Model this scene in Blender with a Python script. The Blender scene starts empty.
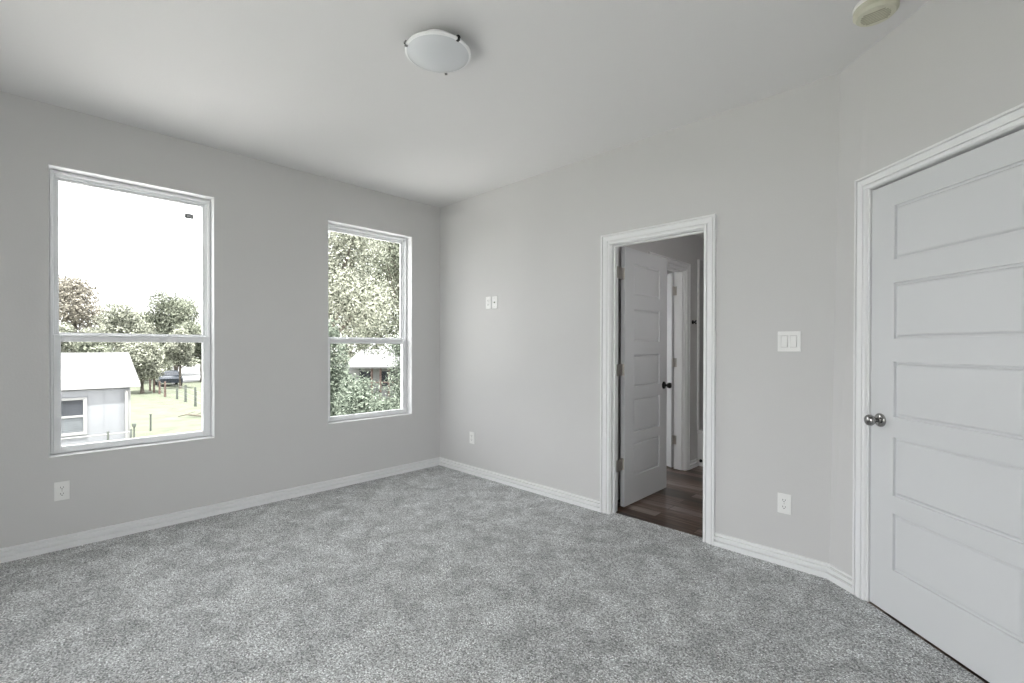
import bpy, bmesh, math, random
from mathutils import Vector, Matrix
C = bpy.context.scene
COL = C.collection
random.seed(7)

# ------------------------------------------------------------ camera, world, sun, exposure
F_PX = 466.416
cam_d = bpy.data.cameras.new('camera'); cam = bpy.data.objects.new('camera', cam_d); COL.objects.link(cam)
cam_d.sensor_width = 36.0; cam_d.lens = F_PX / 1024 * 36.0
cam_d.shift_y = (349.04 - 341.5) / 1024
cam_d.clip_start = 0.05; cam_d.clip_end = 600
CAM = Vector((4.0227, -3.0355, 1.2623))
PITCH, ROLL, YAW = 0.0053, 0.0019, 0.7708
FW = Vector((-math.sin(YAW) * math.cos(PITCH), math.cos(YAW) * math.cos(PITCH), -math.sin(PITCH)))
RT = Vector((math.cos(YAW), math.sin(YAW), 0)); UP = RT.cross(FW)
R2 = math.cos(ROLL) * RT + math.sin(ROLL) * UP
U2 = -math.sin(ROLL) * RT + math.cos(ROLL) * UP
m = Matrix((R2, U2, -FW)).transposed().to_4x4(); m.translation = CAM
cam.matrix_world = m
C.camera = cam

w = bpy.data.worlds.new('sky'); C.world = w; w.use_nodes = True
bg = w.node_tree.nodes['Background']
bg.inputs[0].default_value = (0.985, 0.975, 1.0, 1); bg.inputs[1].default_value = 3.6
sd = bpy.data.lights.new('sun', 'SUN'); sun = bpy.data.objects.new('sun', sd); COL.objects.link(sun)
sd.energy = 11; sd.angle = 0.02; sd.color = (1, 0.97, 0.92)
SUN_DIR = Vector((-0.34, 0.02, -0.93)).normalized()      # direction the light travels
sun.rotation_euler = (-SUN_DIR).to_track_quat('Z', 'Y').to_euler()
sun.location = (10, 0, 20)

def portal(name, loc, rot, sx, sz):
    l = bpy.data.lights.new(name, 'AREA'); l.shape = 'RECTANGLE'; l.size = sx; l.size_y = sz
    l.cycles.is_portal = True
    o = bpy.data.objects.new(name, l); COL.objects.link(o); o.location = loc; o.rotation_euler = rot
    return o
H = 2.74
WIN = [(-2.963, -2.084), (-1.219, -0.351)]; WZ = (0.575, 2.372)
for i, (a, b) in enumerate(WIN):
    portal('sky_portal', (-0.165, (a + b) / 2, sum(WZ) / 2), (0, math.radians(-90), 0), WZ[1] - WZ[0], b - a)
portal('sky_portal', (.09, .90, 1.275), (0, math.radians(-90), 0), 1.85, 1.1)
BACK_Y = -4.35
FILL_WIN = (1.5, 4.1, 0.10, 2.36)  # added opening in the unseen back wall, for fill daylight
portal('sky_portal', ((FILL_WIN[0] + FILL_WIN[1]) / 2, BACK_Y - .16, (FILL_WIN[2] + FILL_WIN[3]) / 2), (math.radians(90), 0, 0), FILL_WIN[1] - FILL_WIN[0], FILL_WIN[3] - FILL_WIN[2])

C.view_settings.view_transform = 'Standard'; C.view_settings.look = 'None'
C.view_settings.gamma = 1.0; C.view_settings.use_curve_mapping = False
C.view_settings.exposure = 0.52
C.cycles.max_bounces = 14; C.cycles.diffuse_bounces = 9; C.cycles.transparent_max_bounces = 16

# ------------------------------------------------------------ materials
def s2l(v):
    v /= 255.0
    return v / 12.92 if v <= 0.04045 else ((v + 0.055) / 1.055) ** 2.4
def mat(name, col, rough=0.6, metal=0.0, noise=0.0, scale=20, bump=0.0, bscale=200, spec=0.5, trans=0.0):
    m_ = bpy.data.materials.new(name); m_.use_nodes = True
    nt = m_.node_tree; b = nt.nodes['Principled BSDF']
    b.inputs['Base Color'].default_value = (*col, 1)
    b.inputs['Roughness'].default_value = rough; b.inputs['Metallic'].default_value = metal
    b.inputs['Specular IOR Level'].default_value = spec
    tc = nt.nodes.new('ShaderNodeTexCoord')
    if noise:
        n = nt.nodes.new('ShaderNodeTexNoise'); n.inputs['Scale'].default_value = scale; n.inputs['Detail'].default_value = 4
        r = nt.nodes.new('ShaderNodeValToRGB')
        r.color_ramp.elements[0].position = 0.3; r.color_ramp.elements[1].position = 0.7
        r.color_ramp.elements[0].color = (*[c * (1 - noise) for c in col], 1)
        r.color_ramp.elements[1].color = (*[min(1, c * (1 + noise)) for c in col], 1)
        nt.links.new(tc.outputs['Object'], n.inputs['Vector']); nt.links.new(n.outputs['Fac'], r.inputs['Fac'])
        nt.links.new(r.outputs['Color'], b.inputs['Base Color'])
    if bump:
        n = nt.nodes.new('ShaderNodeTexNoise'); n.inputs['Scale'].default_value = bscale; n.inputs['Detail'].default_value = 3
        bp = nt.nodes.new('ShaderNodeBump'); bp.inputs['Strength'].default_value = bump; bp.inputs['Distance'].default_value = 0.002
        nt.links.new(tc.outputs['Object'], n.inputs['Vector']); nt.links.new(n.outputs['Fac'], bp.inputs['Height'])
        nt.links.new(bp.outputs['Normal'], b.inputs['Normal'])
    return m_
M = {}
M['wall'] = mat('wall_paint', (0.625, 0.620, 0.619), 0.75, noise=0.012, scale=1.2, bump=0.25, bscale=90, spec=0.25)
M['ceil'] = mat('ceiling_paint', (0.70, 0.695, 0.697), 0.85, noise=0.01, scale=1.0, bump=0.3, bscale=110, spec=0.2)
M['trim'] = mat('white_trim_paint', (0.83, 0.833, 0.84), 0.35, noise=0.01, scale=3, bump=0.03, bscale=60, spec=0.4)
M['door'] = mat('white_door_paint', (0.675, 0.685, 0.70), 0.38, noise=0.008, scale=4, bump=0.04, bscale=150, spec=0.4)
M['vinyl'] = mat('white_window_vinyl', (0.80, 0.81, 0.825), 0.4, noise=0.01, scale=5)
M['plastic'] = mat('white_plastic', (0.84, 0.84, 0.83), 0.35, noise=0.01, scale=30)
M['slot'] = mat('dark_socket_slot', (0.06, 0.06, 0.06), 0.6, noise=0.1, scale=50)
M['ivory'] = mat('aged_ivory_plastic', (0.62, 0.61, 0.50), 0.45, noise=0.04, scale=30)
M['chrome'] = mat('satin_nickel', (0.34, 0.335, 0.33), 0.08, 1.0, noise=0.03, scale=50)
M['hinge'] = mat('brushed_nickel_hinge', (0.55, 0.53, 0.50), 0.45, 1.0, noise=0.05, scale=80)
M['rim'] = mat('pale_glass_rim', (0.86, 0.87, 0.88), 0.15, noise=0.01, scale=30)
M['black'] = mat('black_metal', (0.015, 0.015, 0.016), 0.35, 0.6, noise=0.1, scale=40)
M['tub'] = mat('white_enamel', (0.75, 0.75, 0.74), 0.15, noise=0.01, scale=6)
M['surround'] = mat('grey_surround_panel', (0.42, 0.415, 0.41), 0.3, noise=0.08, scale=6)
M['rawwood'] = mat('exterior_sheathing', (0.6, 0.58, 0.55), 0.8, noise=0.05, scale=4)
# frosted glass of the ceiling fixture
M['frost'] = mat('frosted_glass', (0.64, 0.66, 0.685), 0.25, noise=0.01, scale=8, spec=0.5)
def glow():
    m_ = bpy.data.materials.new('fill_light_glow'); m_.use_nodes = True; b = m_.node_tree.nodes['Principled BSDF']
    b.inputs['Base Color'].default_value = (.8, .8, .8, 1); b.inputs['Emission Color'].default_value = (1, .97, .95, 1); b.inputs['Emission Strength'].default_value = 14; return m_
M['glow'] = glow()  # emission of the added bathroom lamp
# window glass: clear thin pane
def glass():
    m_ = bpy.data.materials.new('window_glass'); m_.use_nodes = True; nt = m_.node_tree
    nt.nodes.remove(nt.nodes['Principled BSDF'])
    t = nt.nodes.new('ShaderNodeBsdfTransparent'); g = nt.nodes.new('ShaderNodeBsdfGlossy'); mx = nt.nodes.new('ShaderNodeMixShader')
    t.inputs[0].default_value = (0.97, 0.985, 0.975, 1); g.inputs['Roughness'].default_value = 0.01
    fr = nt.nodes.new('ShaderNodeFresnel'); fr.inputs[0].default_value = 1.3
    mul = nt.nodes.new('ShaderNodeMath'); mul.operation = 'MULTIPLY'; mul.inputs[1].default_value = 0.5
    nt.links.new(fr.outputs[0], mul.inputs[0]); nt.links.new(mul.outputs[0], mx.inputs[0])
    nt.links.new(t.outputs[0], mx.inputs[1]); nt.links.new(g.outputs[0], mx.inputs[2])
    nt.links.new(mx.outputs[0], nt.nodes['Material Output'].inputs[0]); return m_
M['glass'] = glass()
def carpet():
    m_ = bpy.data.materials.new('grey_carpet'); m_.use_nodes = True; nt = m_.node_tree; N = nt.nodes; L = nt.links
    b = N['Principled BSDF']; b.inputs['Roughness'].default_value = 1.0; b.inputs['Specular IOR Level'].default_value = 0.05
    tc = N.new('ShaderNodeTexCoord')
    fine = N.new('ShaderNodeTexNoise'); fine.inputs['Scale'].default_value = 150; fine.inputs['Detail'].default_value = 5; fine.inputs['Roughness'].default_value = 0.75
    mid = N.new('ShaderNodeTexNoise'); mid.inputs['Scale'].default_value = 7; mid.inputs['Detail'].default_value = 4; mid.inputs['Distortion'].default_value = 0.6
    big = N.new('ShaderNodeTexNoise'); big.inputs['Scale'].default_value = 1.7; big.inputs['Detail'].default_value = 3; big.inputs['Distortion'].default_value = 1.2
    vor = N.new('ShaderNodeTexVoronoi'); vor.inputs['Scale'].default_value = 170
    for n in (fine, mid, big, vor): L.new(tc.outputs['Object'], n.inputs['Vector'])
    r = N.new('ShaderNodeValToRGB'); e = r.color_ramp.elements
    e[0].position = 0.36; e[0].color = (0.19, 0.19, 0.186, 1); e[1].position = 0.65; e[1].color = (0.94, 0.955, 0.96, 1)
    k = e.new(0.5); k.color = (0.50, 0.51, 0.513, 1)
    L.new(fine.outputs['Fac'], r.inputs['Fac'])
    # per-tuft shade
    sep = N.new('ShaderNodeSeparateColor'); L.new(vor.outputs['Color'], sep.inputs[0])
    mr = N.new('ShaderNodeMapRange'); mr.inputs['To Min'].default_value = 0.5; mr.inputs['To Max'].default_value = 1.5; L.new(sep.outputs[0], mr.inputs['Value'])
    mr2 = N.new('ShaderNodeMapRange'); mr2.inputs['From Min'].default_value = 0.35; mr2.inputs['From Max'].default_value = 0.65; mr2.inputs['To Min'].default_value = 0.83; mr2.inputs['To Max'].default_value = 1.17; L.new(mid.outputs['Fac'], mr2.inputs['Value'])
    mr3 = N.new('ShaderNodeMapRange'); mr3.inputs['From Min'].default_value = 0.35; mr3.inputs['From Max'].default_value = 0.65; mr3.inputs['To Min'].default_value = 0.93; mr3.inputs['To Max'].default_value = 1.07; L.new(big.outputs['Fac'], mr3.inputs['Value'])
    m1 = N.new('ShaderNodeMath'); m1.operation = 'MULTIPLY'; L.new(mr.outputs[0], m1.inputs[0]); L.new(mr2.outputs[0], m1.inputs[1])
    m2 = N.new('ShaderNodeMath'); m2.operation = 'MULTIPLY'; L.new(m1.outputs[0], m2.inputs[0]); L.new(mr3.outputs[0], m2.inputs[1])
    vm = N.new('ShaderNodeVectorMath'); vm.operation = 'SCALE'; L.new(r.outputs['Color'], vm.inputs[0]); L.new(m2.outputs[0], vm.inputs['Scale'])
    L.new(vm.outputs[0], b.inputs['Base Color'])
    ad = N.new('ShaderNodeMath'); ad.operation = 'ADD'; L.new(fine.outputs['Fac'], ad.inputs[0]); L.new(mid.outputs['Fac'], ad.inputs[1])
    bp = N.new('ShaderNodeBump'); bp.inputs['Strength'].default_value = 0.7; bp.inputs['Distance'].default_value = 0.012
    L.new(ad.outputs[0], bp.inputs['Height']); L.new(bp.outputs['Normal'], b.inputs['Normal']); return m_
M['carpet'] = carpet()
def planks():
    m_ = bpy.data.materials.new('dark_wood_planks'); m_.use_nodes = True; nt = m_.node_tree; N = nt.nodes; L = nt.links
    b = N['Principled BSDF']; b.inputs['Roughness'].default_value = 0.32
    tc = N.new('ShaderNodeTexCoord'); br = N.new('ShaderNodeTexBrick')
    br.inputs['Scale'].default_value = 1; br.inputs['Brick Width'].default_value = 0.9; br.inputs['Row Height'].default_value = 0.105
    br.inputs['Mortar Size'].default_value = 0.0025; br.inputs['Color1'].default_value = (0.0, 0, 0, 1); br.inputs['Color2'].default_value = (1, 1, 1, 1); br.inputs['Mortar'].default_value = (0.0, 0, 0, 1)
    br.offset = 0.37
    L.new(tc.outputs['Object'], br.inputs['Vector'])
    mp = N.new('ShaderNodeMapping'); mp.inputs['Scale'].default_value = (1.6, 22, 1); L.new(tc.outputs['Object'], mp.inputs['Vector'])
    n = N.new('ShaderNodeTexNoise'); n.inputs['Scale'].default_value = 2.2; n.inputs['Detail'].default_value = 6; n.inputs['Distortion'].default_value = 0.8; L.new(mp.outputs[0], n.inputs['Vector'])
    mx = N.new('ShaderNodeMix'); mx.data_type = 'FLOAT'; mx.inputs[0].default_value = 0.55
    L.new(br.outputs['Color'], mx.inputs[2]); L.new(n.outputs['Fac'], mx.inputs[3])
    r = N.new('ShaderNodeValToRGB'); e = r.color_ramp.elements
    e[0].position = 0.25; e[0].color = (0.007, 0.004, 0.003, 1); e[1].position = 0.76; e[1].color = (0.34, 0.28, 0.24, 1)
    k = e.new(0.45); k.color = (0.085, 0.043, 0.026, 1)
    L.new(mx.outputs[0], r.inputs['Fac']); L.new(r.outputs['Color'], b.inputs['Base Color'])
    return m_
M['planks'] = planks()
def leafmat(name, a, b_, scale=0.6, tl=0.35):
    m_ = bpy.data.materials.new(name); m_.use_nodes = True; nt = m_.node_tree; N = nt.nodes; L = nt.links
    N.remove(N['Principled BSDF'])
    g = N.new('ShaderNodeNewGeometry')
    r = N.new('ShaderNodeValToRGB'); r.color_ramp.elements[0].color = (*a, 1); r.color_ramp.elements[1].color = (*b_, 1)
    L.new(g.outputs['Random Per Island'], r.inputs['Fac'])
    d = N.new('ShaderNodeBsdfDiffuse'); t = N.new('ShaderNodeBsdfTranslucent'); mx = N.new('ShaderNodeMixShader'); mx.inputs[0].default_value = tl
    L.new(r.outputs['Color'], d.inputs[0]); L.new(r.outputs['Color'], t.inputs[0])
    L.new(d.outputs[0], mx.inputs[1]); L.new(t.outputs[0], mx.inputs[2]); L.new(mx.outputs[0], N['Material Output'].inputs[0]); return m_
M['leaf_green'] = leafmat('green_leaves', (0.02, 0.026, 0.018), (0.40, 0.42, 0.34))
M['leaf_pale'] = leafmat('pale_green_leaves', (0.025, 0.03, 0.02), (0.60, 0.61, 0.52))
M['leaf_red'] = leafmat('reddish_grey_leaves', (0.04, 0.035, 0.03), (0.46, 0.43, 0.37))
M['leaf_dark'] = leafmat('deep_green_leaves', (0.015, 0.024, 0.017), (0.30, 0.34, 0.28))
M['bark'] = mat('tree_bark', (0.10, 0.085, 0.07), 0.9, noise=0.4, scale=6, bump=0.5, bscale=15)
M['lawn'] = mat('lawn_grass', (0.113, 0.122, 0.092), 0.95, noise=0.2, scale=1.2, bump=0.6, bscale=8, spec=0.1)
M['road'] = mat('pale_concrete_drive', (0.17, 0.17, 0.17), 0.9, noise=0.06, scale=1.5)
M['bounce_slab'] = mat('pale_bounce_concrete', (0.74, 0.725, 0.71), 0.85, noise=0.05, scale=3)  # pale reflecting tone for the added deck and ground slab
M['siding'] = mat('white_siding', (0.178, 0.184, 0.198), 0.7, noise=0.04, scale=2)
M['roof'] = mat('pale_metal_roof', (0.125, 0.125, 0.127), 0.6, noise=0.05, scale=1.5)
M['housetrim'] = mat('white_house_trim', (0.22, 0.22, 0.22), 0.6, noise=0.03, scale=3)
M['darkglass'] = mat('dark_house_glass', (0.03, 0.033, 0.04), 0.25, noise=0.2, scale=3, spec=0.3)
M['screen'] = mat('grey_blinds', (0.12, 0.13, 0.14), 0.7, noise=0.1, scale=5)
M['postwood'] = mat('weathered_fence_post', (0.11, 0.075, 0.065), 0.9, noise=0.3, scale=8)
M['postmetal'] = mat('dull_metal_post', (0.09, 0.10, 0.09), 0.6, 0.3, noise=0.2, scale=10)
M['wire'] = mat('galvanised_wire', (0.25, 0.26, 0.25), 0.5, 0.5, noise=0.1, scale=10)
M['carpaint'] = mat('dark_car_paint', (0.03, 0.035, 0.045), 0.2, 0.2, noise=0.05, scale=5)
M['tyre'] = mat('tyre_rubber', (0.02, 0.02, 0.02), 0.8, noise=0.1, scale=20)
M['sticker'] = mat('grey_sticker', (0.18, 0.18, 0.185), 0.6, noise=0.1, scale=200)
M['stickerlight'] = mat('pale_sticker_print', (0.5, 0.5, 0.5), 0.6, noise=0.1, scale=200)

# ------------------------------------------------------------ mesh helpers
class MB:
    def __init__(s, T=None): s.v = []; s.f = []; s.T = T
    def add(s, vs, fs):
        o = len(s.v); s.v += [Vector(v) for v in vs]; s.f += [tuple(i + o for i in f) for f in fs]; return s
    def box(s, x0, x1, y0, y1, z0, z1, b=0.0):
        if b <= 0:
            return s.add([(x0,y0,z0),(x1,y0,z0),(x1,y1,z0),(x0,y1,z0),(x0,y0,z1),(x1,y0,z1),(x1,y1,z1),(x0,y1,z1)],
                         [(0,3,2,1),(4,5,6,7),(0,1,5,4),(1,2,6,5),(2,3,7,6),(3,0,4,7)])
        bm = bmesh.new(); bmesh.ops.create_cube(bm, size=1)
        for v in bm.verts: v.co = Vector(((x0+x1)/2 + v.co.x*(x1-x0), (y0+y1)/2 + v.co.y*(y1-y0), (z0+z1)/2 + v.co.z*(z1-z0)))
        bmesh.ops.bevel(bm, geom=list(bm.edges), offset=b, segments=2, affect='EDGES', profile=0.5)
        bm.verts.ensure_lookup_table(); bm.verts.index_update()
        s.add([v.co.copy() for v in bm.verts], [tuple(v.index for v in f.verts) for f in bm.faces]); bm.free(); return s
    def tube(s, pts, r, n=10, cap=True):
        pts = [Vector(p) for p in pts]; rs = r if isinstance(r, (list, tuple)) else [r]*len(pts)
        rings = []
        for i, p in enumerate(pts):
            d = (pts[min(i+1, len(pts)-1)] - pts[max(i-1, 0)]).normalized()
            a = d.cross(Vector((0,0,1)))
            if a.length < 1e-3: a = d.cross(Vector((1,0,0)))
            a.normalize(); b = d.cross(a)
            rings.append([p + rs[i]*(math.cos(2*math.pi*k/n)*a + math.sin(2*math.pi*k/n)*b) for k in range(n)])
        vs = [v for rg in rings for v in rg]; fs = []
        for i in range(len(pts)-1):
            for k in range(n): fs.append((i*n+k, i*n+(k+1)%n, (i+1)*n+(k+1)%n, (i+1)*n+k))
        if cap: fs.append(tuple(reversed(range(n)))); fs.append(tuple((len(pts)-1)*n + k for k in range(n)))
        return s.add(vs, fs)
    def lathe(s, prof, c, axis=(0,0,1), n=32):
        # prof: (radius, height along axis)
        ax = Vector(axis).normalized(); a = ax.orthogonal().normalized(); b = ax.cross(a); c = Vector(c)
        vs = []; fs = []; idx = []
        for r, h in prof:
            if r < 1e-6: idx.append([len(vs)]*n); vs.append(c + ax*h)
            else:
                idx.append([len(vs)+k for k in range(n)])
                vs += [c + ax*h + r*(math.cos(2*math.pi*k/n)*a + math.sin(2*math.pi*k/n)*b) for k in range(n)]
        for i in range(len(prof)-1):
            for k in range(n):
                q = [idx[i][k], idx[i][(k+1)%n], idx[i+1][(k+1)%n], idx[i+1][k]]
                u = []
                for t in q:
                    if t not in u: u.append(t)
                if len(u) > 2: fs.append(tuple(u))
        return s.add(vs, fs)
    def sweep(s, prof, path, closed=False):
        # prof points are (offset vectors given per path station) -> list of rings of equal length
        n = len(prof[0]); vs = [v for rg in prof for v in rg]; fs = []
        R_ = len(prof)
        for i in range(R_-1 + (1 if closed else 0)):
            j = (i+1) % R_
            for k in range(n): fs.append((i*n+k, i*n+(k+1)%n, j*n+(k+1)%n, j*n+k))
        if not closed: fs.append(tuple(reversed(range(n)))); fs.append(tuple((R_-1)*n+k for k in range(n)))
        return s.add(vs, fs)
    def obj(s, name, m_, parent=None, smooth=False, bevel=0.0):
        me = bpy.data.meshes.new(name)
        vs = [s.T @ v for v in s.v] if s.T else s.v
        me.from_pydata([tuple(v) for v in vs], [], s.f); me.update()
        bm = bmesh.new(); bm.from_mesh(me); bmesh.ops.recalc_face_normals(bm, faces=bm.faces); bm.to_mesh(me); bm.free()
        me.materials.append(m_)
        o = bpy.data.objects.new(name, me); COL.objects.link(o)
        if smooth:
            for p in me.polygons: p.use_smooth = True
        if bevel:
            md = o.modifiers.new('bevel', 'BEVEL'); md.width = bevel; md.segments = 2; md.limit_method = 'ANGLE'
        if parent is not None:
            o.parent = parent; o.matrix_parent_inverse = parent.matrix_world.inverted()
        return o
def frame(ox, oy, ang, oz=0): return Matrix.Translation((ox, oy, oz)) @ Matrix.Rotation(ang, 4, 'Z')
def tag(o, label, cat, group=None, kind=None):
    o['label'] = label; o['category'] = cat
    if group: o['group'] = group
    if kind: o['kind'] = kind
    return o
def root(name, loc, label, cat, group=None, kind=None):
    o = bpy.data.objects.new(name, None); COL.objects.link(o); o.location = loc; o.matrix_world = Matrix.Translation(loc)
    o.empty_display_size = 0.1
    return tag(o, label, cat, group, kind)
ST = 'structure'
def smooth_angle(o, ang=40):
    for p in o.data.polygons: p.use_smooth = True
    try: o.data.set_sharp_from_angle(angle=math.radians(ang))
    except Exception: pass
    return o

# local frames: x along the wall, +y into the wall (away from the room)
FA = frame(0, 0, math.radians(90))           # local x -> world y, local y -> world -x
FB = Matrix.Identity(4)
XC, ANG = 3.5248, -0.7663
FC = frame(XC, 0, ANG)
DX, DY = math.cos(ANG), math.sin(ANG)

# ------------------------------------------------------------ room shell
def wall(T, x0, x1, t, zt, holes):
    b = MB(T); xs = x0
    for (a, c, z0, z1) in holes:
        b.box(xs, a, 0, t, 0, zt)
        if z0 > 0: b.box(a, c, 0, t, 0, z0)
        b.box(a, c, 0, t, z1, zt); xs = c
    b.box(xs, x1, 0, t, 0, zt); return b
TA = 0.155
tag(wall(FA, BACK_Y - .15, 0.12, TA, H + .02, [(a, b, *WZ) for a, b in WIN]).obj('wall_left', M['wall']), 'light grey painted wall with two tall windows', 'wall', kind=ST)
DB = (2.095, 2.832, 2.045)     # rough opening in far wall
tag(wall(FB, 0, XC+.02, 0.10, H + .02, [(DB[0], DB[1], 0, DB[2])]).obj('wall_far', M['wall']), 'light grey painted wall with open doorway and wall plates', 'wall', kind=ST)
SC = (0.205, 1.045, 2.05); LC = 1.30
cw = wall(FC, 0, LC, 0.12, H + .02, [(SC[0], SC[1], 0, SC[2])])
for v in cw.v:      # the plastered corner leans a little out of plumb
    if abs(v.x) < 1e-6 and abs(v.y) < 1e-6:
        q = FC.inverted().to_3x3() @ Vector((-0.030 if v.z < .1 else 0.010, 0, 0)); v.x += q.x; v.y += q.y
cw.obj('wall_right', M['wall']); cwo = bpy.data.objects['wall_right']
tag(cwo, 'angled grey wall holding the closed white door', 'wall', kind=ST)
EX, EY = XC + DX*LC, DY*LC
tag(MB().box(EX, EX+.14, BACK_Y-.15, EY, 0, H+.02).obj('wall_side', M['wall']), 'plain grey wall behind the camera on the right', 'wall', kind=ST)
FBK = frame(0, BACK_Y, math.radians(180))    # local x -> -x ; local y -> -y
tag(wall(FBK, -EX-.14, 0, 0.15, H + .02, [(-FILL_WIN[1], -FILL_WIN[0], FILL_WIN[2], FILL_WIN[3])]).obj('wall_back', M['wall']), 'grey wall behind the camera with an added wide window opening', 'wall', kind=ST)
# carpet floor: polygon, runs to the middle of the doorway
def prism(pts, z0, z1):
    n = len(pts)
    return MB().add([(x, y, z0) for x, y in pts] + [(x, y, z1) for x, y in pts],
                    [tuple(reversed(range(n))), tuple(range(n, 2*n))] + [(i, (i+1) % n, n+(i+1) % n, n+i) for i in range(n)])
fl = prism([(0, BACK_Y), (EX, BACK_Y), (EX, EY), (XC, 0), (2.832, 0), (2.832, .055), (2.095, .055), (2.095, 0), (0, 0)], -0.03, 0.0)
tag(fl.obj('floor', M['carpet']), 'light grey cut-pile carpet covering the bedroom', 'floor', kind=ST)
# ceiling slab with roof deck above so no sky leaks in
tag(prism([(-.20, BACK_Y-.15), (EX+.14, BACK_Y-.15), (EX+.14, EY-.05), (EX+.14,1.2), (XC+.3, 0.3), (XC+.3, .12), (-.20, .12)], H, H+.1).obj('ceiling', M['ceil']), 'smooth pale grey ceiling of the bedroom', 'ceiling', kind=ST)
# closet space behind the angled door
# ------------------------------------------------------------ mouldings
BH = 0.081
base_prof = [(0, 0), (.020, 0), (.020, .027), (.0185, .029), (.001, .030), (.001, .042), (.0155, .0425), (.0165, .046), (.0155, .058), (.014, .0595), (.0003, .060), (.0003, .0715), (.012, .072), (.012, .079), (.009, BH), (0, BH)]
def baseboard(name, T, x0, x1, label, c0=0.0, c1=0.0):
    # c0, c1: how much the front shifts per unit thickness at each end (mitres)
    a = [Vector((x0 + c0*t, -t, z)) for t, z in base_prof]; b = [Vector((x1 + c1*t, -t, z)) for t, z in base_prof]
    o = MB(T).sweep([a, b], None).obj(name, M['trim']); return tag(o, label, 'baseboard', kind=ST)
baseboard('baseboard_left', FA, BACK_Y, 0, 'white baseboard running under the two windows', 0, -1)
baseboard('baseboard_far', FB, 0, 2.032, 'white baseboard between far corner and open doorway', 1, 0)
XCB = XC - .030; _e = FC @ Vector((.143, 0, 0)); ANB = math.atan2(_e.y, _e.x - XCB); LNB = math.hypot(_e.y, _e.x - XCB)
baseboard('baseboard_middle', FB, 2.885, XCB, 'white baseboard between open doorway and angled wall', 0, -math.tan(-ANB/2))
baseboard('baseboard_angled', frame(XCB, 0, ANB), 0, LNB, 'short white baseboard beside the closed door casing', math.tan(-ANB/2), 0)
cas_prof = [(0, 0), (0, .019), (.003, .021), (.010, .021), (.012, .020), (.0122, .008), (.0180, .008), (.0182, .0165), (.023, .0165), (.034, .0145), (.048, .0125), (.0482, .003), (.0545, .003), (.0547, .013), (.063, .013), (.070, .011), (.074, .004), (.074, 0)]  # (from outer edge inwards, thickness)
def casing(T, x0, x1, zt, wd, name, label, sgn=-1, base=0.0):
    # outer rectangle x0..x1, top zt ; profile runs inwards; mitred
    k = wd / .074
    P = [(d*k, t) for d, t in cas_prof]
    r0 = [Vector((x0+d, sgn*t+base, 0)) for d, t in P]; r1 = [Vector((x0+d, sgn*t+base, zt-d)) for d, t in P]
    r2 = [Vector((x1-d, sgn*t+base, zt-d)) for d, t in P]; r3 = [Vector((x1-d, sgn*t+base, 0)) for d, t in P]
    o = MB(T).sweep([r0, r1, r2, r3], None).obj(name, M['trim'])
    return tag(o, label, 'door casing', kind=ST)
def jamb(T, a, b, zt, depth, name, label, stop=(0.045, 0.08), th=0.018, y0=0.0):
    m_ = MB(T)
    m_.box(a-th, a, y0, depth, 0, zt+th, .001); m_.box(b, b+th, y0, depth, 0, zt+th, .001); m_.box(a, b, y0, depth, zt, zt+th, .001)
    s0, s1 = stop
    m_.box(a, a+.011, s0, s1, 0, zt, .002); m_.box(b-.011, b, s0, s1, 0, zt, .002); m_.box(a+.011, b-.011, s0, s1, zt-.011, zt, .002)
    return tag(m_.obj(name, M['trim']), label, 'door jamb', kind=ST)
casing(FB, 2.031, 2.884, 2.107, 0.077, 'trim_1', 'white moulded casing around the open doorway')
jamb(FB, 2.113, 2.814, 2.026, 0.10, 'trim_2', 'white jamb lining the open doorway', stop=(0.035, 0.062))
casing(FC, 0.143, 1.112, 2.110, 0.066, 'trim_3', 'white moulded casing around the closed door')
jamb(FC, 0.219, 1.031, 2.043, 0.12, 'trim_4', 'white jamb lining the closed door', stop=(0.05, 0.09), y0=0.0)

# ------------------------------------------------------------ panel doors
def slab(T, w_, h, z0, t, px, panels):
    m_ = MB(T)
    for side in (0, 1):
        yb = 0 if side == 0 else t; sg = 1 if side == 0 else -1     # sg: inward direction
        xs = [0, px, w_-px, w_]; zs = [0]
        for a, b in panels: zs += [a, b]
        zs.append(h)
        for j in range(len(zs)-1):
            for i in range(3):
                xa, xb, za, zb = xs[i], xs[i+1], zs[j], zs[j+1]
                if i == 1 and j % 2 == 1:
                    rings = []
                    for ins, dep in ((0, 0), (.0015, .001), (.0025, .011), (.010, .012), (.016, .0055), (.019, .0035), (.024, .003), (.028, .003)):
                        rings.append([(xa+ins, yb+sg*dep, z0+za+ins), (xb-ins, yb+sg*dep, z0+za+ins), (xb-ins, yb+sg*dep, z0+zb-ins), (xa+ins, yb+sg*dep, z0+zb-ins)])
                    vs = [p for r in rings for p in r]; fs = []
                    for q in range(len(rings)-1):
                        for k in range(4): fs.append((q*4+k, q*4+(k+1) % 4, (q+1)*4+(k+1) % 4, (q+1)*4+k))
                    o = (len(rings)-1)*4; fs.append((o, o+1, o+2, o+3)); m_.add(vs, fs)
                else: m_.add([(xa, yb, z0+za), (xb, yb, z0+za), (xb, yb, z0+zb), (xa, yb, z0+zb)], [(0, 1, 2, 3)])
    h0, h1 = z0, z0+h
    m_.add([(0,0,h0),(w_,0,h0),(w_,t,h0),(0,t,h0),(0,0,h1),(w_,0,h1),(w_,t,h1),(0,t,h1)], [(0,1,2,3),(4,5,6,7),(1,2,6,5),(3,0,4,7)])
    return m_
def weld(o):
    bm = bmesh.new(); bm.from_mesh(o.data); bmesh.ops.remove_doubles(bm, verts=bm.verts, dist=1e-5)
    bmesh.ops.recalc_face_normals(bm, faces=bm.faces); bm.to_mesh(o.data); bm.free(); return o
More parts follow.
